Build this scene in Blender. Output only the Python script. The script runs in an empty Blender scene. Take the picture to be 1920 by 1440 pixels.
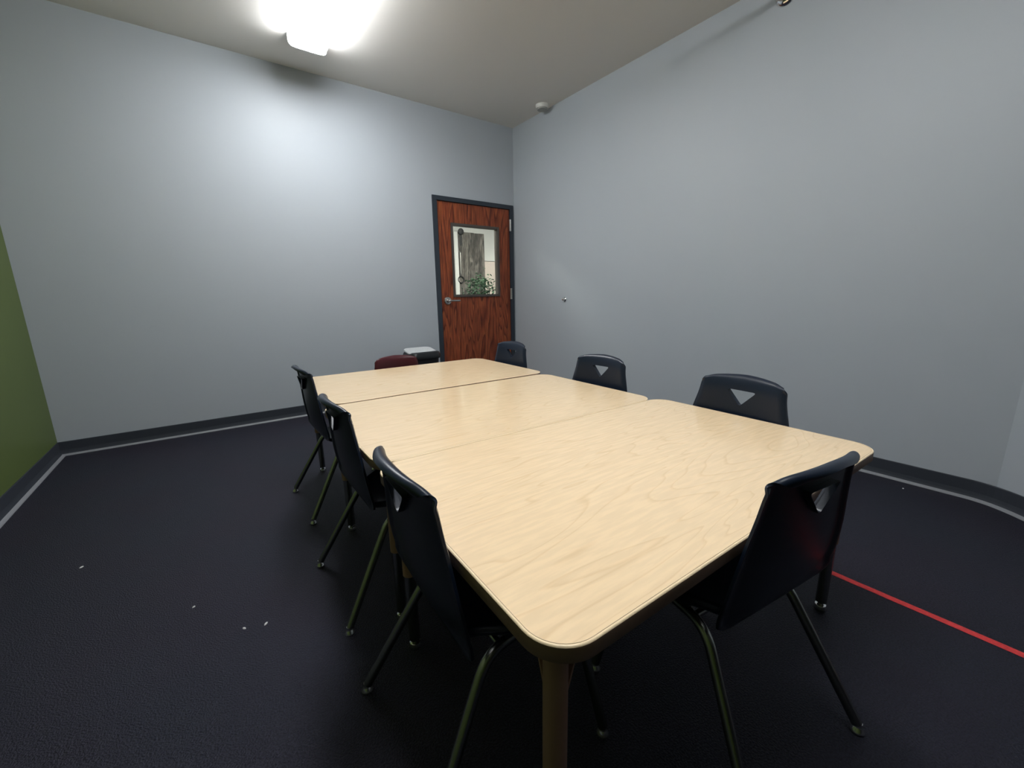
import bpy, bmesh, math, random
from mathutils import Vector, Matrix
random.seed(7)
C = bpy.context.scene.collection
PI = math.pi

# ------------------------------------------------------------------ materials
def mat(name, col, rough=.5, metal=0., spec=.5, bump=None, noise=None):
    m = bpy.data.materials.new(name); m.use_nodes = True
    nt = m.node_tree; b = nt.nodes['Principled BSDF']
    b.inputs['Base Color'].default_value = (*col, 1)
    b.inputs['Roughness'].default_value = rough
    b.inputs['Metallic'].default_value = metal
    b.inputs['Specular IOR Level'].default_value = spec
    tc = nt.nodes.new('ShaderNodeTexCoord')
    if noise:                                   # (scale, amount, detail)
        n = nt.nodes.new('ShaderNodeTexNoise'); n.inputs['Scale'].default_value = noise[0]
        n.inputs['Detail'].default_value = noise[2]
        nt.links.new(tc.outputs['Object'], n.inputs['Vector'])
        r = nt.nodes.new('ShaderNodeValToRGB')
        r.color_ramp.elements[0].position = .3; r.color_ramp.elements[1].position = .7
        r.color_ramp.elements[0].color = (*[c*(1-noise[1]) for c in col], 1)
        r.color_ramp.elements[1].color = (*[min(1, c*(1+noise[1])) for c in col], 1)
        nt.links.new(n.outputs['Fac'], r.inputs['Fac']); nt.links.new(r.outputs['Color'], b.inputs['Base Color'])
    if bump:                                    # (scale, strength, distance)
        n = nt.nodes.new('ShaderNodeTexNoise'); n.inputs['Scale'].default_value = bump[0]; n.inputs['Detail'].default_value = 3
        nt.links.new(tc.outputs['Object'], n.inputs['Vector'])
        bp = nt.nodes.new('ShaderNodeBump'); bp.inputs['Strength'].default_value = bump[1]; bp.inputs['Distance'].default_value = bump[2]
        nt.links.new(n.outputs['Fac'], bp.inputs['Height']); nt.links.new(bp.outputs['Normal'], b.inputs['Normal'])
    return m

def emis(name, col, s):
    m = bpy.data.materials.new(name); m.use_nodes = True; nt = m.node_tree
    b = nt.nodes['Principled BSDF']; b.inputs['Base Color'].default_value = (.8, .8, .8, 1)
    b.inputs['Emission Color'].default_value = (*col, 1); b.inputs['Emission Strength'].default_value = s
    return m

def ramp(nt, fac, stops):
    r = nt.nodes.new('ShaderNodeValToRGB'); e = r.color_ramp.elements
    while len(e) < len(stops): e.new(.5)
    for k, (p, c) in enumerate(stops): e[k].position = p; e[k].color = (*c, 1)
    nt.links.new(fac, r.inputs['Fac']); return r

def mix(nt, fac, a, b, mode='MIX'):
    m = nt.nodes.new('ShaderNodeMix'); m.data_type = 'RGBA'; m.blend_type = mode
    if isinstance(fac, float): m.inputs[0].default_value = fac
    else: nt.links.new(fac, m.inputs[0])
    for s, v in ((6, a), (7, b)):
        if isinstance(v, tuple): m.inputs[s].default_value = (*v, 1)
        else: nt.links.new(v, m.inputs[s])
    return m.outputs[2]

def wood(name, stops, scale, rings, rough, spec=.5, distort=3., fine=.25, darkline=(.1, .05, .03)):
    """plain-sawn veneer: long distorted bands plus fine pores, grain along local axis picked by scale"""
    m = mat(name, (.5, .5, .5), rough, spec=spec); nt = m.node_tree; b = nt.nodes['Principled BSDF']
    tc = nt.nodes.new('ShaderNodeTexCoord'); mp = nt.nodes.new('ShaderNodeMapping')
    mp.inputs['Scale'].default_value = scale; nt.links.new(tc.outputs['Object'], mp.inputs['Vector'])
    n = nt.nodes.new('ShaderNodeTexNoise'); n.inputs['Scale'].default_value = rings; n.inputs['Detail'].default_value = 2
    n.inputs['Distortion'].default_value = .6
    nt.links.new(mp.outputs['Vector'], n.inputs['Vector'])
    mu = nt.nodes.new('ShaderNodeMath'); mu.operation = 'MULTIPLY'; mu.inputs[1].default_value = distort*6
    nt.links.new(n.outputs['Fac'], mu.inputs[0])
    fr = nt.nodes.new('ShaderNodeMath'); fr.operation = 'FRACT'; nt.links.new(mu.outputs[0], fr.inputs[0])
    r = ramp(nt, fr.outputs[0], stops)
    f = nt.nodes.new('ShaderNodeTexNoise'); f.inputs['Scale'].default_value = rings*14; f.inputs['Detail'].default_value = 3
    nt.links.new(mp.outputs['Vector'], f.inputs['Vector'])
    fr2 = ramp(nt, f.outputs['Fac'], [(.42, (1-fine,)*3), (.62, (1, 1, 1))])
    col = mix(nt, 1., r.outputs['Color'], fr2.outputs['Color'], 'MULTIPLY')
    nt.links.new(col, b.inputs['Base Color'])
    return m

WALL = mat('grey_wall_paint', (.435, .475, .515), .48, spec=.38, bump=(220, .06, .002))
GREEN = mat('green_wall_paint', (.105, .145, .040), .5, spec=.4, bump=(220, .08, .002))
CEIL = mat('ceiling_paint', (.81, .785, .745), .8, spec=.2, bump=(120, .10, .003))
BASE = mat('slate_rubber_base', (.036, .042, .054), .5, spec=.4)
STRIP = mat('pale_base_toe', (.24, .25, .27), .5)
FRAME = mat('slate_door_frame', (.028, .037, .050), .4, spec=.5)
VIS = mat('bronze_grey_window_frame', (.105, .090, .080), .45, metal=.3)
CHROME = mat('chrome', (.78, .78, .78), .12, metal=1.)
STEEL = mat('brushed_steel', (.62, .60, .57), .3, metal=1.)
NAVY = mat('navy_plastic', (.0075, .0138, .029), .33, spec=.45, bump=(500, .05, .001))
MAROON = mat('maroon_plastic', (.060, .010, .016), .30, spec=.4, bump=(500, .05, .001))
TUBE = mat('dark_chrome_tube', (.34, .35, .33), .25, metal=1.)
WHITEPL = mat('white_plastic', (.70, .70, .66), .45)
LEGT = mat('tan_table_leg', (.38, .23, .17), .5, spec=.3)
EDGE = mat('shaded_edge_banding', (.28, .18, .13), .42, spec=.3)  # darker than the maple lip: shade on the face put into the colour
LIP = mat('maple_edge_lip', (.93, .75, .50), .3, spec=.35)
GROOVE = mat('brown_seam', (.50, .38, .25), .7)
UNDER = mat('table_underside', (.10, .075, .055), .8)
TAPE = mat('red_tape', (.72, .055, .060), .55, spec=.3, noise=(90, .12, 2))
CRUMB = mat('white_crumb', (.8, .8, .78), .7)
BLACKPL = mat('black_plastic', (.012, .014, .016), .35)
LIDM = mat('grey_bin_lid', (.60, .62, .63), .4, noise=(60, .08, 2))
DARKG = mat('black_iron', (.015, .015, .015), .5, metal=.3)
HALLW = mat('white_hall_paint', (.72, .73, .72), .7)
PINK = mat('warm_lit_doorway', (.78, .68, .62), .6)  # stands for a warmly lit doorway, its light painted into the colour
LEAF = mat('leaf_green', (.045, .12, .055), .35, spec=.6, noise=(25, .6, 2))
BARK = mat('bark', (.09, .06, .04), .8)
TERRA = mat('dark_pot', (.05, .045, .04), .6)
LAMP = emis('lamp_diffuser', (.96, .98, 1.0), 17.5)
HLAMP = emis('hall_lamp_diffuser', (1.0, .95, .86), 30.)
DARKW = mat('low_bounce_dark_grey', (.045, .05, .055), .8)  # for the unseen near wall, made dark to cut bounce light

# speckled rubber floor
FLOOR = mat('black_rubber_floor', (.012, .012, .016), .46, spec=.42)
nt = FLOOR.node_tree; b = nt.nodes['Principled BSDF']
tc = nt.nodes.new('ShaderNodeTexCoord')
n1 = nt.nodes.new('ShaderNodeTexNoise'); n1.inputs['Scale'].default_value = 210; n1.inputs['Detail'].default_value = 4
n2 = nt.nodes.new('ShaderNodeTexNoise'); n2.inputs['Scale'].default_value = 2.2; n2.inputs['Detail'].default_value = 2
n3 = nt.nodes.new('ShaderNodeTexNoise'); n3.inputs['Scale'].default_value = 430; n3.inputs['Detail'].default_value = 1
for n in (n1, n2, n3): nt.links.new(tc.outputs['Object'], n.inputs['Vector'])
r1 = ramp(nt, n1.outputs['Fac'], [(.40, (.0045, .0042, .0075)), (.64, (.023, .021, .033))])
r2 = ramp(nt, n2.outputs['Fac'], [(.35, (1.0, .84, .98)), (.65, (.84, 1.0, 1.08))])
r3 = ramp(nt, n3.outputs['Fac'], [(.70, (0, 0, 0)), (.75, (1, 1, 1))])
c = mix(nt, 1., r1.outputs['Color'], r2.outputs['Color'], 'MULTIPLY')
c = mix(nt, r3.outputs['Color'], c, (.10, .10, .11))
nt.links.new(c, b.inputs['Base Color'])
bp = nt.nodes.new('ShaderNodeBump'); bp.inputs['Strength'].default_value = .9; bp.inputs['Distance'].default_value = .006
b.inputs['Specular Tint'].default_value = (.78, .80, 1., 1)
nt.links.new(n1.outputs['Fac'], bp.inputs['Height']); nt.links.new(bp.outputs['Normal'], b.inputs['Normal'])

OAK = wood('red_oak_veneer', [(0, (.370, .098, .034)), (.6, (.300, .066, .024)), (.9, (.140, .027, .012)), (1, (.350, .090, .031))],
           (3.0, 3.0, .36), 1.5, .38, spec=.4, distort=2.1, fine=.34)
MAPLE = wood('maple_laminate', [(0, (.95, .735, .475)), (.80, (.945, .725, .465)), (.94, (.88, .655, .40)), (1, (.945, .725, .465))],
             (.46, 3.4, 1.), 1.8, .22, spec=.45, distort=3.2, fine=.06)
b = MAPLE.node_tree.nodes['Principled BSDF']; b.inputs['Coat Weight'].default_value = .35; b.inputs['Coat Roughness'].default_value = .09
PLANK = wood('weathered_plank', [(0, (.27, .25, .225)), (.5, (.16, .145, .13)), (.8, (.085, .078, .07)), (1, (.26, .24, .215))],
             (5., 5., .8), 1.1, .8, spec=.2, distort=.9, fine=.5)

GLASS = bpy.data.materials.new('window_glass'); GLASS.use_nodes = True
nt = GLASS.node_tree; nt.nodes.remove(nt.nodes['Principled BSDF']); out = nt.nodes['Material Output']
tr = nt.nodes.new('ShaderNodeBsdfTransparent'); tr.inputs['Color'].default_value = (.93, .96, .94, 1)
gl = nt.nodes.new('ShaderNodeBsdfGlossy'); gl.inputs['Roughness'].default_value = .02
fz = nt.nodes.new('ShaderNodeFresnel'); fz.inputs['IOR'].default_value = 1.45
ms = nt.nodes.new('ShaderNodeMixShader'); nt.links.new(fz.outputs[0], ms.inputs[0])
nt.links.new(tr.outputs[0], ms.inputs[1]); nt.links.new(gl.outputs[0], ms.inputs[2]); nt.links.new(ms.outputs[0], out.inputs['Surface'])

# ------------------------------------------------------------------ mesh helpers
def box(bm, x0, x1, y0, y1, z0, z1, bev=0., seg=2):
    v = [bm.verts.new((x, y, z)) for x in (x0, x1) for y in (y0, y1) for z in (z0, z1)]
    fs = [bm.faces.new([v[i] for i in q]) for q in ((0, 1, 3, 2), (4, 6, 7, 5), (0, 4, 5, 1), (2, 3, 7, 6), (0, 2, 6, 4), (1, 5, 7, 3))]
    if bev:
        es = list({e for f in fs for e in f.edges})
        bmesh.ops.bevel(bm, geom=es, offset=bev, segments=seg, affect='EDGES', clamp_overlap=True)

def rounded(x0, x1, y0, y1, r, n=8):
    """outline of a rounded rectangle, counter-clockwise"""
    p = []
    for cx, cy, a in ((x1-r, y1-r, 0), (x0+r, y1-r, PI/2), (x0+r, y0+r, PI), (x1-r, y0+r, 1.5*PI)):
        for k in range(n+1):
            t = a + PI/2*k/n; p.append((cx+r*math.cos(t), cy+r*math.sin(t)))
    return p

def loft(bm, rings, cap0=True, cap1=True, closed=True):
    """rings: lists of 3D points of equal length"""
    R = [[bm.verts.new(p) for p in ring] for ring in rings]
    n = len(R[0])
    for a, b_ in zip(R, R[1:]):
        for i in range(n if closed else n-1):
            j = (i+1) % n; bm.faces.new((a[i], a[j], b_[j], b_[i]))
    if cap0: bm.faces.new(list(reversed(R[0])))
    if cap1: bm.faces.new(R[-1])
    return R

def bend(pts, r, n=7):
    """polyline with rounded inner corners"""
    P = [Vector(p) for p in pts]; out = [P[0]]
    for i in range(1, len(P)-1):
        a, b_, c_ = P[i-1], P[i], P[i+1]
        d1, d2 = (a-b_), (c_-b_); L = min(r, d1.length*.49, d2.length*.49)
        s, e = b_+d1.normalized()*L, b_+d2.normalized()*L
        for k in range(n+1):
            t = k/n; out.append(s*(1-t)**2 + b_*2*t*(1-t) + e*t*t)
    out.append(P[-1]); return out

def tube(bm, pts, r, n=14):
    P = [Vector(p) for p in pts]; rings = []; ref = None
    for i, p in enumerate(P):
        t = (P[min(i+1, len(P)-1)] - P[max(i-1, 0)]).normalized()
        if ref is None:
            ref = t.orthogonal().normalized()
        ref = (ref - t*ref.dot(t)).normalized(); q = t.cross(ref)
        rr = r[i] if isinstance(r, (list, tuple)) else r
        rings.append([p + ref*math.cos(2*PI*k/n)*rr + q*math.sin(2*PI*k/n)*rr for k in range(n)])
    loft(bm, rings)

def lathe(bm, prof, axis='Z', o=(0, 0, 0), n=24, d=None):
    """prof: (radius, height) along axis"""
    O = Vector(o); rings = []
    D = Vector(d).normalized() if d is not None else Vector({'X': (1, 0, 0), 'Y': (0, 1, 0), 'Z': (0, 0, 1)}[axis])
    u = D.orthogonal().normalized(); w = D.cross(u)
    for r, h in prof:
        r = max(r, 1e-5)
        rings.append([O + D*h + u*math.cos(2*PI*k/n)*r + w*math.sin(2*PI*k/n)*r for k in range(n)])
    loft(bm, rings)

def obj(name, bm, m, parent=None, smooth=None, loc=None, rotz=0):
    bmesh.ops.recalc_face_normals(bm, faces=bm.faces)
    me = bpy.data.meshes.new(name); bm.to_mesh(me); bm.free()
    for mm in (m if isinstance(m, (list, tuple)) else [m]): me.materials.append(mm)
    o = bpy.data.objects.new(name, me); C.objects.link(o)
    if parent: o.parent = parent
    if loc is not None: o.location = loc
    if rotz: o.rotation_euler = (0, 0, rotz)
    if smooth is not None:
        for p in me.polygons: p.use_smooth = True
        me.set_sharp_from_angle(angle=math.radians(smooth))
    return o

def thing(name, label, cat, loc=(0, 0, 0), rotz=0., group=None, kind=None):
    o = bpy.data.objects.new(name, None); C.objects.link(o); o.empty_display_size = .1
    o.location = loc; o.rotation_euler = (0, 0, rotz)
    if label: o['label'] = label
    if cat: o['category'] = cat
    if group: o['group'] = group
    if kind: o['kind'] = kind
    return o

def tag(o, label, cat, group=None):
    o['label'] = label; o['category'] = cat
    if group: o['group'] = group
    return o

def struct(o, label=None):
    o['kind'] = 'structure'
    if label: o['label'] = label
    return o

def boxes(name, m, lst, parent=None, bev=0.):
    bm = bmesh.new()
    for q in lst: box(bm, *q, bev=bev)
    return obj(name, bm, m, parent)

def dup(root, loc, rotz, label, scale=1., group=None):
    def cp(o, par):
        q = o.copy(); C.objects.link(q); q.parent = par
        for ch in [c_ for c_ in bpy.data.objects if c_.parent == o]: cp(ch, q)
        return q
    r = cp(root, None); r.location = loc; r.rotation_euler = (0, 0, rotz); r.scale = (scale,)*3
    r['label'] = label
    if group: r['group'] = group
    return r

# ------------------------------------------------------------------ the room (door-wall corner is the origin)
H = 2.954; XL = -4.105; YB = -8.2; YK = -4.075
AX, AY = -.95, YK-1.13            # far end of the angled wall
T = .12
struct(boxes('floor', FLOOR, [(XL-.2, .3, YB-.2, 0, -.10, 0)]), 'black speckled rubber floor')
struct(boxes('ceiling', CEIL, [(XL-.2, .3, YB-.2, T, H, H+.1)]), 'warm grey ceiling')
DX0, DX1, DZ = -1.050, -.024, 2.108         # rough opening of the door
struct(boxes('wall_far', WALL, [(XL-.2, DX0, 0, T, 0, H), (DX1, .2, 0, T, 0, H), (DX0, DX1, 0, T, DZ, H)]), 'grey wall holding the door')
struct(boxes('wall_left', GREEN, [(XL-.12, XL, YB, 0, 0, H)]), 'olive green wall')
struct(boxes('wall_right', WALL, [(0, .12, YK, 0, 0, H)]), 'long grey wall right of the table')
bm = bmesh.new()
loft(bm, [[(0, YK, z), (AX, AY, z), (AX, YB, z), (AX+.15, YB, z), (AX+.15, AY-.05, z), (.12, YK-.03, z)] for z in (0, H)])
struct(obj('wall_angled', bm, WALL), 'angled grey wall at the right edge')
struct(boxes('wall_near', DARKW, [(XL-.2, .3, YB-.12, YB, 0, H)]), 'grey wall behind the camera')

def skirting(name, path, label):
    """cove base swept along floor path: slate body and pale toe"""
    P = [Vector((x, y, 0)) for x, y in path]
    def sweep(sec, nm, m, parent=None):
        bm = bmesh.new(); rings = []
        for i, p in enumerate(P):
            d1 = (P[i]-P[i-1]).normalized() if i else (P[1]-P[0]).normalized()
            d2 = (P[i+1]-P[i]).normalized() if i < len(P)-1 else d1
            nrm1 = Vector((d1.y, -d1.x, 0)); nrm2 = Vector((d2.y, -d2.x, 0))
            nn = (nrm1+nrm2).normalized(); k = 1/max(.3, nn.dot(nrm1))
            rings.append([p + nn*(a*k) + Vector((0, 0, z)) for a, z in sec])
        loft(bm, rings)
        return obj(nm, bm, m, parent)
    b_ = sweep([(0, 0), (.016, 0), (.0115, .010), (.008, .022), (.005, .04), (.0045, .098), (.003, .102), (0, .102)], name, BASE)
    struct(b_, label)
    t = sweep([(.0165, .0005), (.030, .0005), (.0285, .0045), (.020, .0085), (.0135, .0125), (.0125, .011)], 'toe_strip', STRIP, b_)
    t['label'] = 'pale grey toe strip'
# path direction chosen so the room lies on the right hand side of travel
skirting('baseboard_far', [(XL, -.0), (DX0-.012, 0)], 'slate base along the door wall')
skirting('baseboard_left', [(XL, YB), (XL, 0)], 'slate base along the green wall')
arc = []
for k in range(9):
    t = k/8; a, b_, c_ = Vector((0, YK+.10)), Vector((0, YK)), Vector((AX*.09, YK+(AY-YK)*.09))
    q = a*(1-t)**2 + b_*2*t*(1-t) + c_*t*t; arc.append((q.x, q.y))
skirting('baseboard_right', [(0, -.004)] + arc + [(AX, AY), (AX, YB)], 'slate base along the right walls')

# ---- door
door = thing('door_1', 'dark red oak door with a square window in slate frame', 'door', (0, 0, 0)); door['kind'] = 'structure'
bm = bmesh.new()
LX0, LX1, LZ = -1.008, -.070, 2.072
WX0, WX1, WZ0, WZ1 = -.834, -.246, 1.098, 1.842
for q in ((LX0, WX0, .004, .049, .012, LZ), (WX1, LX1, .004, .049, .012, LZ), (WX0, WX1, .004, .049, .012, WZ0), (WX0, WX1, .004, .049, WZ1, LZ)):
    box(bm, *q)
obj('door_leaf', bm, OAK, door)
fr = boxes('door_frame', FRAME, [(-1.063, LX0-.003, -.014, T+.01, 0, LZ+.003), (LX1+.003, -.016, -.014, T+.01, 0, LZ+.003), (-1.063, -.016, -.014, T+.01, LZ+.003, 2.121),
                            (LX0-.003, LX0+.012, .051, T, 0, LZ), (LX1-.012, LX1+.003, .051, T, 0, LZ), (LX0, LX1, .051, T, LZ-.012, LZ+.003)], door, bev=.002)
bm = bmesh.new()
w = .022
for q in ((WX0-w, WX0+.004, -.010, .062, WZ0-w, WZ1+w), (WX1-.004, WX1+w, -.010, .062, WZ0-w, WZ1+w),
          (WX0+.004, WX1-.004, -.010, .062, WZ0-w, WZ0+.004), (WX0+.004, WX1-.004, -.010, .062, WZ1-.004, WZ1+w)):
    box(bm, *q, bev=.003)
wf = obj('window_frame', bm, VIS, door)
boxes('window_pane', GLASS, [(WX0+.003, WX1-.003, .024, .030, WZ0+.003, WZ1-.003)], wf)
bm = bmesh.new(); hx, hz = -.932, 1.036
lathe(bm, [(.0, -.030), (.0, .0)], 'Y') if False else None
lathe(bm, [(.043, .004), (.043, -.006), (.038, -.012), (.020, -.015), (.016, -.045), (.0, -.046)], 'Y', (hx, 0, hz), 28)
tube(bm, bend([(hx, -.020, hz), (hx, -.052, hz), (hx+.125, -.056, hz-.001)], .02), [.0105]*10, 12)
lv = obj('lever_handle', bm, STEEL, door, 40); lv['label'] = 'brushed steel lever handle'
for z in (1.897, 1.104, .25):
    bm = bmesh.new(); 
    for k in range(5): lathe(bm, [(.0085, 0), (.0085, .0255)], 'Z', (LX1+.010, -.012, z-.065+k*.0265), 12)
    box(bm, LX1-.006, LX1+.004, -.0145, -.003, z-.065, z+.066)
    obj('hinge', bm, STEEL, door, 40)
# the wall stop for the lever
bm = bmesh.new(); lathe(bm, [(.024, 0), (.024, .006), (.017, .014), (.017, .024), (.012, .031), (.0, .033)], 'X', (0, -.896, 1.034), 24, d=(-1, 0, 0))
tag(obj('wall_bumper', bm, CHROME, None, 40), 'small round chrome door stop on the right wall', 'door stop')

# ---- ceiling light fixtures
def fixture(loc, L, label):
    """wraparound light along local y, hanging from the ceiling"""
    t = thing('ceiling_light', label, 'ceiling light', loc, 0, 'wraparound ceiling lights')
    hw, dp = .128, .084
    def sec(y, s=1.):
        p = []
        for k in range(17):
            a = PI*k/16; x = math.cos(a); z = math.sin(a)
            p.append((math.copysign(abs(x)**.32, x)*hw*s, y, -.014-abs(z)**.40*(dp-.014)*s))
        return p
    bm = bmesh.new(); loft(bm, [sec(-L/2+.014), sec(L/2-.014)])
    obj('diffuser', bm, LAMP, t, 50)
    for sg in (-1, 1):
        bm = bmesh.new(); a, b_ = sorted((sg*L/2, sg*(L/2-.0135)))
        loft(bm, [[(x, y, z) for x, y, z in sec(a, 1.03)] + [], [(x, y, z) for x, y, z in sec(b_, 1.03)]])
        box(bm, -hw*1.03, hw*1.03, a, b_, -.016, 0)
        e = obj('end_cap', bm, WHITEPL, t, 50); e['label'] = 'white plastic end cap'
    boxes('mounting_pan', WHITEPL, [(-hw*.98, hw*.98, -L/2+.014, L/2-.014, -.0135, 0)], t)
    return t
LFX = [(-2.245, -1.10), (-2.245, -3.47)]
fixture((LFX[0][0], LFX[0][1], H), 1.22, 'long white wraparound ceiling light nearest the door wall')
fixture((LFX[1][0], LFX[1][1], H), 1.22, 'long white wraparound ceiling light over the near end of the table')

# ---- smoke detector and chrome ringed wall pipe
t = thing('smoke_detector', 'round white detector on the ceiling close to the right wall', 'smoke detector', (-.098, -.640, H))
bm = bmesh.new(); lathe(bm, [(.068, 0), (.068, -.018), (.060, -.034), (.0, -.036)], 'Z', (0, 0, 0), 32)
obj('housing', bm, WHITEPL, t, 40)
bm = bmesh.new(); lathe(bm, [(.052, -.034), (.050, -.044), (.0, -.046)], 'Z', (0, 0, 0), 32)
obj('sensor_cover', bm, mat('grey_cover', (.34, .35, .33), .6), t, 40)
t = thing('hanging_rod', 'dark rod high across the room, held in a chrome ring on the right wall', 'rod', (0, -2.815, 2.845))
for sg, x0 in ((-1, 0), (1, XL)):
    bm = bmesh.new()
    lathe(bm, [(.056, 0), (.060, .006), (.052, .020), (.040, .026), (.030, .022), (.028, .004), (.0, .004)], 'X', (x0, 0, 0), 32, d=(sg, 0, 0))
    obj('chrome_flange', bm, CHROME, t, 40)
bm = bmesh.new(); tube(bm, [(-.005, 0, 0), (XL+.005, 0, 0)], .017, 16)
obj('pole', bm, BLACKPL, t, 40)

# ------------------------------------------------------------------ tables (frame of the table row)
CAM = Vector((-3.1075, -4.1873, 1.08)); TA = math.radians(-1.4839)
def tw(x, y, z=0):
    return Vector((CAM.x + x*math.cos(TA) - y*math.sin(TA), CAM.y + x*math.sin(TA) + y*math.cos(TA), z))
TW, TD, TZ = 1.310, .813, .600
def make_table(label):
    t = thing('classroom_table', label, 'table', (0, 0, 0), 0, 'maple tables pushed end to end')
    r = .075; hx, hy = TW/2, TD/2
    # core panel: maple top face
    bm = bmesh.new(); i = .0046
    loft(bm, [[(x, y, z) for x, y in rounded(-hx+i, hx-i, -hy+i, hy-i, r-i, 10)] for z in (TZ-.024, TZ)])
    obj('tabletop', bm, MAPLE, t)
    # maple coloured lip on top, face below darkened in colour as if unlit
    bm = bmesh.new(); rings = []
    for o_, z in ((.0052, TZ-.0005), (.0045, TZ+.0003), (.0025, TZ+.0001), (.0010, TZ-.0008), (.0003, TZ-.0024)):
        rings.append([(x, y, z) for x, y in rounded(-hx+o_, hx-o_, -hy+o_, hy-o_, r-o_, 10)])
    loft(bm, rings, False, False)
    e = obj('edge_lip', bm, LIP, t, 60)
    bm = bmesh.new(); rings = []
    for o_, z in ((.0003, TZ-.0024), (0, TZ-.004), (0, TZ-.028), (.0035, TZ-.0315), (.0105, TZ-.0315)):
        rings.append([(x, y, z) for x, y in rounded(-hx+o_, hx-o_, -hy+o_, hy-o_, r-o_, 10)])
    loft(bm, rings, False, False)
    e = obj('edge_band', bm, EDGE, t, 60); e['label'] = 'edge face in tan darkened to look shaded'
    bm = bmesh.new(); rr_ = [[(x, y, z) for x, y in rounded(-hx+o_, hx-o_, -hy+o_, hy-o_, r-o_, 10)] for o_, z in ((.0049, TZ-.001), (.0050, TZ+.0005), (.0058, TZ+.0005), (.0059, TZ-.001))]
    loft(bm, rr_, False, False)
    g = obj('band_seam', bm, GROOVE, t); g['label'] = 'thin brown seam line'
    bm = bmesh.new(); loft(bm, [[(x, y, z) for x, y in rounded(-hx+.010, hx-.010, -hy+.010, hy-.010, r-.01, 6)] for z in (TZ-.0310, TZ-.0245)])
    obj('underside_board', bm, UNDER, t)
    for sx in (-1, 1):
        for sy in (-1, 1):
            x, y = sx*(hx-.060), sy*(hy-.070)
            bm = bmesh.new()
            tube(bm, [(x, y, .26), (x, y, TZ-.036)], .0205, 20)
            lg = obj('leg', bm, LEGT, t, 40)
            bm = bmesh.new(); tube(bm, [(x, y, .030), (x, y, .262)], .0165, 18)
            q = obj('leg_insert', bm, TUBE, lg, 40); q['label'] = 'slimmer chrome height adjusting insert'
            bm = bmesh.new(); lathe(bm, [(.019, 0), (.020, .006), (.016, .018), (.008, .022), (.008, .034)], 'Z', (x, y, 0), 18)
            obj('glide', bm, CHROME, lg, 40)
            bm = bmesh.new(); lathe(bm, [(.042, TZ-.0365), (.042, TZ-.0320)], 'Z', (x, y, 0), 24)
            obj('mounting_plate', bm, LEGT, lg)
            for dx, dy in ((-sx, 0), (0, -sy)):
                a = Vector((x+dx*.019, y+dy*.019, TZ-.150)); b_ = Vector((x+dx*.055, y+dy*.055, TZ-.036))
                bm = bmesh.new(); nx, ny = (-dy*.008, dx*.008)
                loft(bm, [[q+Vector((nx*s_, ny*s_, 0))+Vector((dx*o_, dy*o_, 0)) for s_, o_ in ((-1, -.002), (1, -.002), (1, .002), (-1, .002))] for q in (a, b_)])
                obj('gusset', bm, LEGT, lg)
    # steel side rails under the board
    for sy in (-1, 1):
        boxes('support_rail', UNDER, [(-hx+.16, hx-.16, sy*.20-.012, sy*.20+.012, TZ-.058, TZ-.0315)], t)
    return t
tabs = [(.9640, .7500, 0., 1.016, 'maple topped table nearest the camera'),
        (.9570, 1.5645, .10, .991, 'maple topped table in the middle of the three'),
        (.9770, 2.3905, .70, .981, 'maple topped table farthest away, beside the door end')]
t0 = None
for x, y, ra, sx_, lab in tabs:
    loc = tw(x, y)
    if t0 is None: t0 = q = make_table(lab)
    else: q = dup(t0, loc, 0, lab)
    q.location = loc; q.rotation_euler = (0, 0, TA+math.radians(ra)); q.scale = (sx_, 1, 1.005 if ra > .5 else 1)

# ------------------------------------------------------------------ chairs: local +y is forward
PROF = [(.213, .350), (.214, .364), (.206, .377), (.185, .386), (.12, .389), (.05, .384), (-.03, .374), (-.10, .364), (-.140, .363), (-.166, .374),
        (-.186, .398), (-.200, .445), (-.211, .52), (-.218, .59), (-.224, .65), (-.228, .695), (-.232, .720), (-.240, .739), (-.251, .749), (-.262, .749), (-.269, .743)]
def catmull(P, n):
    out = []
    for i in range(len(P)-1):
        p0, p1, p2, p3 = P[max(i-1, 0)], P[i], P[i+1], P[min(i+2, len(P)-1)]
        for k in range(n):
            t = k/n
            out.append(tuple(.5*((2*b_)+(-a+c_)*t+(2*a-5*b_+4*c_-d_)*t*t+(-a+3*b_-3*c_+d_)*t**3) for a, b_, c_, d_ in zip(p0, p1, p2, p3)))
    out.append(P[-1]); return out
def sm(a, b_, x):
    t = min(1, max(0, (x-a)/(b_-a))); return t*t*(3-2*t)
def half_width(y, z):
    if z < .385 and y > -.165:                      # seat
        w = .195
        w = w - .070*sm(-.02, -.150, y)             # waist towards the back
        w -= .030*sm(.175, .214, y)**2
        return w
    w = .125 + .096*math.sqrt(min(1, max(0, (z-.386)/.018)))     # wings start above the waist
    w -= .051*sm(.44, .74, z)
    return w
def shell_point(u, y, z, left):
    """left: arc length still to go to the end of the top lip"""
    w = half_width(y, z)
    e = sm(.88, 1., abs(u))
    if z < .385 and y > -.17:                       # dished seat with raised sides
        zz = z + .012*abs(u)**2.5 - .012*e; yy = y
    else:
        k = sm(.385, .43, z)
        top = sm(.72, .749, z) if y > -.262 else 1.
        yy = y + k*(.024*u*u) - k*e*.012*(1-top) + top*.006*u*u
        zz = z - sm(.60, .73, z)*.016*abs(u)**1.6
        r = .062
        zz -= top*.006*sm(.75, 1., abs(u))
        if left < r: w -= r*.85*(1-math.sqrt(max(0, 1-((r-left)/r)**2)))
    return Vector((u*w, yy, zz))
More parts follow.
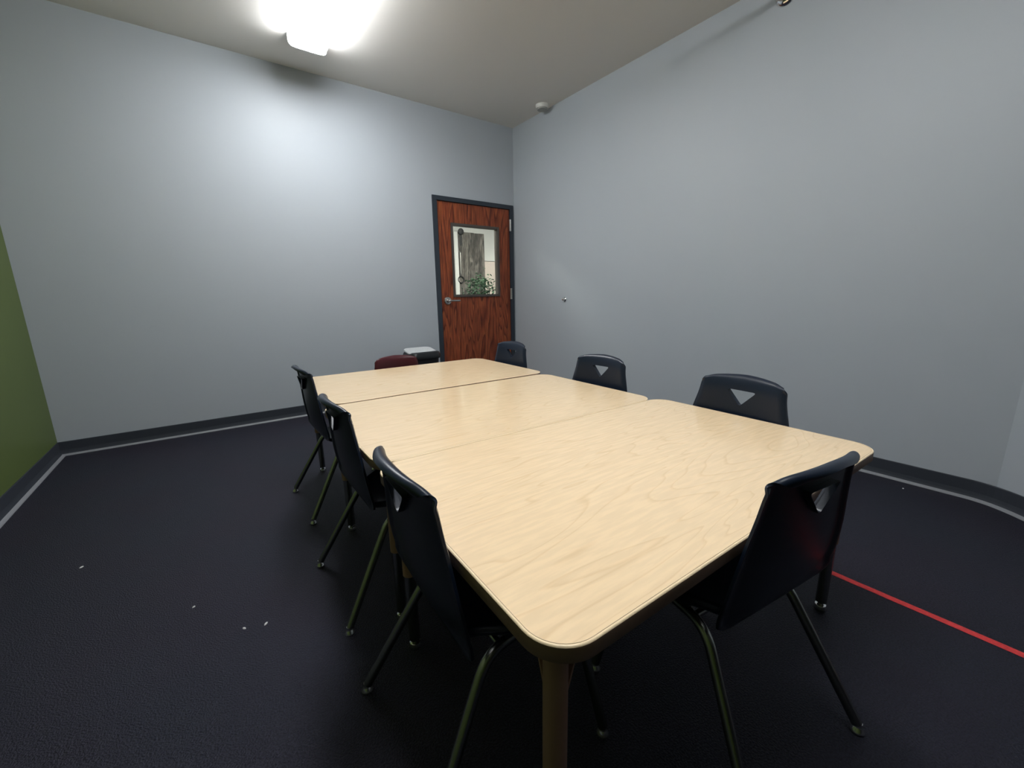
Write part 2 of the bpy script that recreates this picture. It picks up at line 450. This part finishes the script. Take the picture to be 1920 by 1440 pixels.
def make_shell(m, parent, hole=True):
    bm = bmesh.new(); S = catmull(PROF, 4)
    U = [-1, -.985, -.96, -.925, -.88, -.82] + [-.75+1.5*k/18 for k in range(19)] + [.82, .88, .925, .96, .985, 1]
    acc = [0.]
    for p_, q_ in zip(S[::-1], S[-2::-1]): acc.append(acc[-1]+math.hypot(p_[0]-q_[0], p_[1]-q_[1]))
    acc = acc[::-1]
    rows = [[bm.verts.new(shell_point(u, y, z, l_)) for u in U] for (y, z), l_ in zip(S, acc)]
    for a, b_ in zip(rows, rows[1:]):
        for i in range(len(U)-1): bm.faces.new((a[i], a[i+1], b_[i+1], b_[i]))
    bmesh.ops.recalc_face_normals(bm, faces=bm.faces)
    me = bpy.data.meshes.new('seat_shell'); bm.to_mesh(me); bm.free()
    o = bpy.data.objects.new('seat_shell', me); C.objects.link(o)
    so = o.modifiers.new('s', 'SOLIDIFY'); so.thickness = .006; so.offset = 0
    # triangular hand hole
    tri = [(-.060, .692), (.060, .692), (.0, .628)]
    P = []
    for i in range(3):
        b_ = Vector(tri[i]); a = Vector(tri[i-1]); c_ = Vector(tri[(i+1) % 3])
        s, e = b_+(a-b_).normalized()*.012, b_+(c_-b_).normalized()*.012
        for k in range(5):
            t = k/4; P.append(s*(1-t)**2+b_*2*t*(1-t)+e*t*t)
    bm = bmesh.new(); loft(bm, [[(p.x, y, p.y) for p in P] for y in (-.40, .0)])
    bmesh.ops.recalc_face_normals(bm, faces=bm.faces)
    mc = bpy.data.meshes.new('cut'); bm.to_mesh(mc); bm.free()
    oc = bpy.data.objects.new('cut', mc); C.objects.link(oc)
    bo = o.modifiers.new('b', 'BOOLEAN'); bo.show_viewport = hole; bo.operation = 'DIFFERENCE'; bo.object = oc; bo.solver = 'EXACT'
    dg = bpy.context.evaluated_depsgraph_get(); dg.update()
    me2 = bpy.data.meshes.new_from_object(o.evaluated_get(dg))
    bpy.data.objects.remove(oc); bpy.data.meshes.remove(mc)
    bm = bmesh.new(); bm.from_mesh(me2); bpy.data.meshes.remove(me2)
    # flange round the hole, running backwards
    def on(p, off):
        y = next(a[0]+(b_[0]-a[0])*(p.y-a[1])/(b_[1]-a[1]) for a, b_ in zip(S, S[1:]) if a[1] <= p.y < b_[1] and a[0] < -.19 and a[0] > -.245)
        return Vector((p.x, y+off, p.y))
    cen = Vector((0, .670))
    out_ = [cen+(p-cen)*1.055 for p in P]
    if hole: loft(bm, [[on(p, .0) for p in P], [on(p, -.016) for p in P], [on(p, -.016) for p in out_], [on(p, .0) for p in out_]], False, False)
    bpy.data.objects.remove(o); bpy.data.meshes.remove(me)
    s_ = obj('seat_shell', bm, m, parent, 38)
    return s_
def make_chair(m, label, group, hole=True):
    t = thing('stacking_chair', label, 'chair', (0, 0, 0), 0, group)
    make_shell(m, t, hole)
    rt = .0122
    for sx in (-1, 1):
        xt = sx*.158
        bm = bmesh.new()                            # rear leg with its bend under the seat
        tube(bm, bend([(sx*.150, .0, .338), (xt, -.118, .336), (sx*.2165, -.296, .022)], .055, 8), rt)
        lr = obj('leg', bm, TUBE, t, 50)
        bm = bmesh.new(); tube(bm, bend([(sx*.150, .0, .338), (xt, .125, .336), (sx*.2365, .161, .022)], .055, 8), rt)
        lf = obj('leg', bm, TUBE, t, 50)
        for lg, x, y in ((lr, sx*.218, -.299), (lf, sx*.237, .161)):
            bm = bmesh.new(); lathe(bm, [(.0145, .0), (.0165, .003), (.0160, .007), (.0105, .014), (.0085, .020), (.0085, .026), (.0, .026)], 'Z', (x, y, 0), 18)
            obj('glide', bm, CHROME, lg, 40)
        for y in (-.055, .075):
            bm = bmesh.new(); lathe(bm, [(.0085, .330), (.0085, .3235), (.004, .321), (.0, .3205)], 'Z', (sx*.152, y, 0), 12)
            obj('bolt', bm, CHROME, t, 40)
            boxes('seat_boss', m, [(sx*.152-.012, sx*.152+.012, y-.016, y+.016, .345, .372)], t, bev=.003)
    for y in (-.085, .085):
        bm = bmesh.new(); tube(bm, [(-.150, y, .337), (.150, y, .337)], .009, 12)
        obj('cross_bar', bm, TUBE, t, 50)
    return t
G = 'navy stacking chairs around the tables'
chair = make_chair(NAVY, 'navy chair on the left side of the table, nearest the camera', G)
RIM = .262
def seat(cx, cy, ang, label, sc=1., first=False):
    """cx, cy: centre of the top rim; ang: heading of the chair's forward axis in degrees from +x"""
    a = math.radians(ang); loc = (cx + RIM*sc*math.cos(a), cy + RIM*sc*math.sin(a), 0); rz = a - PI/2
    if first: chair.location = loc; chair.rotation_euler = (0, 0, rz); return chair
    return dup(chair, loc, rz, label, sc, G)
seat(-2.862, -3.390, -2.5, '', first=True)
seat(-2.836, -2.715, 0., 'navy chair on the left side of the table, middle one')
seat(-2.797, -1.905, 1.5, 'navy chair on the left side of the table, farthest from the camera')
seat(-1.380, -3.432, 180-4, 'navy chair on the right side of the table, nearest the camera')
seat(-1.352, -2.660, 180+1, 'navy chair between the other two on the right side of the table')
seat(-1.305, -1.760, 180+1, 'navy chair in front of the door, far right of the table')
seat(-2.148, -3.958, 82.5, 'navy chair at the near end of the table, seen from behind')
mc = make_chair(MAROON, 'maroon chair at the far end of the table, the only red one', None, False)
mc.location = (-2.080, -1.325-RIM*.90, 0); mc.rotation_euler = (0, 0, PI-math.radians(3)); mc.scale = (.90,)*3

# ------------------------------------------------------------------ bin
t = thing('waste_bin', 'black waste bin with pale grey lid standing beside the door', 'bin', (-1.375, -.215, 0))
bm = bmesh.new()
loft(bm, [[(x*s, y*s, z) for x, y in rounded(-.155, .155, -.125, .125, .06, 8)] for s, z in ((.80, 0), (.82, .01), (1., .47))])
obj('body', bm, BLACKPL, t, 40)
bm = bmesh.new()
loft(bm, [[(x*s, y*s, z) for x, y in rounded(-.172, .172, -.140, .140, .075, 8)] for s, z in ((1., .465), (1.02, .475), (1.0, .505), (.93, .528), (.84, .533))])
obj('rim', bm, BLACKPL, t, 40)
bm = bmesh.new()
loft(bm, [[(x*s-.010, y*s+.006, z+.16*(y*s)) for x, y in rounded(-.152, .152, -.125, .115, .06, 8)] for s, z in ((1., .530), (1., .540), (.97, .545))])
q = obj('lid', bm, LIDM, t, 40); q['label'] = 'pale grey swing lid'

# ------------------------------------------------------------------ red tape and floor crumbs
bm = bmesh.new(); rings = []
y = -.6
while y > -6.0:
    x = -1.272 + .004*math.sin(y*2.3) + random.uniform(-.0008, .0008)
    rings.append([(x-.0135, y, .0003), (x+.0135, y, .0003), (x+.0135, y, .0009), (x-.0135, y, .0009)]); y -= .06
loft(bm, rings)
tag(obj('floor_tape', bm, TAPE), 'straight red tape line on the black floor, right of the table', 'tape')
def crumb(x, y, l, w, a, label):
    bm = bmesh.new(); n = 10
    loft(bm, [[(math.cos(2*PI*k/n)*l*1.35*s*(1+.15*math.sin(3*k)), math.sin(2*PI*k/n)*w*1.35*s, z) for k in range(n)] for s, z in ((.8, 0.0002), (1, .0012), (.9, .0030), (.5, .0040))])
    tag(obj('paper_scrap', bm, CRUMB, None, 60, (x, y, 0), a), label, 'scrap', 'white scraps dropped on the floor')
crumb(-3.092, -2.718, .0060, .0030, .9, 'white scrap on the floor left of the table, right one of the close pair')
crumb(-3.153, -2.697, .0048, .0030, 2.2, 'white scrap on the floor left of the table, left one of the close pair')
crumb(-3.677, -1.896, .0055, .0035, .8, 'lone white scrap far over on the floor toward the green wall')
crumb(-3.293, -2.469, .0042, .0024, .7, 'faint small white scrap alone between the green wall and the close pair')
crumb(-.130, -3.760, .0050, .0030, .2, 'white scrap on the floor beside the base of the right wall')

# ------------------------------------------------------------------ the hallway behind the door
HY = 3.15; HH = 2.62
struct(boxes('floor_hallway', FLOOR, [(-3.2, 4.2, 0.0001, HY+.2, -.10, 0)]), 'dark floor behind the door')
struct(boxes('ceiling_hallway', HALLW, [(-3.2, 4.2, T, HY+.2, HH, HH+.1)]), 'white ceiling behind the door')
struct(boxes('wall_hallway', HALLW, [(-3.2, 4.2, HY, HY+.1, 0, HH)]), 'white wall behind the door')
struct(boxes('wall_hallway_end', HALLW, [(4.1, 4.2, T, HY, 0, HH)]), 'white end wall behind the door')
struct(boxes('wall_hallway_start', HALLW, [(-3.2, -3.1, T, HY, 0, HH)]), 'white wall closing the hallway')
d2 = thing('doorway_2', 'doorway with warm light in its colour, on the white wall seen through the glass', 'door', (1.92, HY, 0)); d2['kind'] = 'structure'
boxes('door_leaf', PINK, [(-.38, .52, -.03, -.002, .01, 1.77)], d2, bev=.003)  # panel filling the opening, carries the painted warm light
boxes('door_frame', HALLW, [(-.42, -.385, -.045, -.002, 0, 1.81), (.525, .56, -.045, -.002, 0, 1.81), (-.42, .56, -.045, -.002, 1.775, 1.81)], d2)
t = thing('barn_door', 'weathered grey plank sliding door seen through the door window', 'sliding door', (1.20, HY-.10, 0))
for k in range(5):
    x0 = -.28+k*.118*1.0
    bm = bmesh.new(); box(bm, x0, x0+.116, -.02, .018, .03, 2.28+random.uniform(-.004, .004), bev=.002)
    obj('plank', bm, PLANK, t)
boxes('cross_rail', PLANK, [(-.28, .31, .0185, .036, 1.90, 2.04), (-.28, .31, .0185, .036, .25, .39)], t)
bm = bmesh.new(); lathe(bm, [(.055, .026), (.060, .030), (.060, .044), (.055, .048), (.0, .05)], 'Y', (-.22, 0, 2.285), 24, d=(0, -1, 0))
box(bm, -.245, -.195, -.026, -.0205, 2.03, 2.29)
obj('roller', bm, DARKG, t, 40)
bm = bmesh.new()
R_ = [( -.255+.062*math.cos(2*PI*k/24), -.036, 1.40+.062*math.sin(2*PI*k/24)) for k in range(24)]
rings = []
for k in range(24):
    c_ = Vector(R_[k]); a = 2*PI*k/24; rad = Vector((math.cos(a), 0, math.sin(a)))
    rings.append([c_ + rad*math.cos(2*PI*j/8)*.011 + Vector((0, 1, 0))*math.sin(2*PI*j/8)*.011 for j in range(8)])
rings.append(rings[0]); loft(bm, rings, False, False)
obj('ring_pull', bm, DARKG, t, 50)
bm = bmesh.new(); tube(bm, bend([(-.262, -.020, 1.92), (-.262, -.055, 1.90), (-.262, -.055, 1.50), (-.262, -.020, 1.48)], .02), .012, 12)
obj('bar_handle', bm, STEEL, t, 50)
struct(boxes('trim_1', HALLW, [(.83, .905, HY-.14, HY-.001, 0, 2.28)]), 'white post left of the plank door')

t = thing('potted_tree', 'leafy green tree seen through the lower part of the door window', 'plant', (.84, 2.15, 0))
bm = bmesh.new(); lathe(bm, [(.11, 0), (.13, .02), (.16, .28), (.165, .30), (.14, .30), (.13, .26), (.0, .26)], 'Z', (0, 0, 0), 24)
obj('pot', bm, TERRA, t, 40)
bm = bmesh.new()
for k in range(3):
    a = k*2.1; tube(bm, bend([(.02*math.cos(a), .02*math.sin(a), .25), (.05*math.cos(a), .05*math.sin(a), .70), (.10*math.cos(a), .10*math.sin(a), 1.15)], .2), .011, 8)
obj('trunk', bm, BARK, t, 50)
bm = bmesh.new()
for k in range(620):
    while True:
        p = Vector((random.uniform(-1, 1), random.uniform(-1, 1), random.uniform(-1, 1)))
        if .35 < p.length < 1: break
    lob = .86 + .2*math.sin(5*math.atan2(p.y, p.x)) + .12*math.sin(7*p.z)
    c_ = Vector((p.x*.32*lob, p.y*.30*lob, 1.15+p.z*.38*lob))
    M = Matrix.Rotation(random.uniform(0, 2*PI), 4, 'Z') @ Matrix.Rotation(random.uniform(-.9, .7), 4, 'X') @ Matrix.Rotation(random.uniform(-.5, .5), 4, 'Y')
    L, W = random.uniform(.045, .07), random.uniform(.016, .024)
    pts = [(0, 0, 0), (W, L*.35, .006), (W*.8, L*.7, .004), (0, L, -.008), (-W*.8, L*.7, .004), (-W, L*.35, .006)]
    v = [bm.verts.new(c_ + M @ Vector(q)) for q in pts]; m0 = bm.verts.new(c_ + M @ Vector((0, L*.5, -.003)))
    for i in range(6): bm.faces.new((v[i], v[(i+1) % 6], m0))
obj('foliage', bm, LEAF, t)

t = thing('hallway_light', 'hallway ceiling light, hidden beyond the door wall', 'ceiling light', (-1.55, 1.35, HH))
boxes('diffuser', HLAMP, [(-.3, .3, -.3, .3, -.05, -.015)], t)
boxes('frame', WHITEPL, [(-.32, .32, -.32, .32, -.0145, 0)], t)
t2 = dup(t, (1.3, 1.3, HH), 0, 'second hallway ceiling light, beyond the window of the door')

# ------------------------------------------------------------------ world, camera, view
w = bpy.data.worlds.new('World'); bpy.context.scene.world = w; w.use_nodes = True
w.node_tree.nodes['Background'].inputs['Color'].default_value = (0, 0, 0, 1)
w.node_tree.nodes['Background'].inputs['Strength'].default_value = 0
cd = bpy.data.cameras.new('Camera'); co = bpy.data.objects.new('Camera', cd); C.objects.link(co)
cd.sensor_width = 36; cd.lens = 769.83/1920*36; cd.clip_start = .02
Rr = Vector((.80705108, -.59027343, -.01567922)); Uu = Vector((.13650343, .16066865, .9775236)); Ff = Vector((.57448705, .79105175, -.21024216))
M = Matrix(((Rr.x, Uu.x, -Ff.x), (Rr.y, Uu.y, -Ff.y), (Rr.z, Uu.z, -Ff.z))).to_4x4(); M.translation = CAM
co.matrix_world = M
sc = bpy.context.scene; sc.camera = co
sc.view_settings.view_transform = 'Standard'; sc.view_settings.look = 'None'
sc.view_settings.exposure = 1.15; sc.view_settings.gamma = 1; sc.view_settings.use_curve_mapping = False
sc.cycles.max_bounces = 10; sc.cycles.diffuse_bounces = 5; sc.cycles.transparent_max_bounces = 12
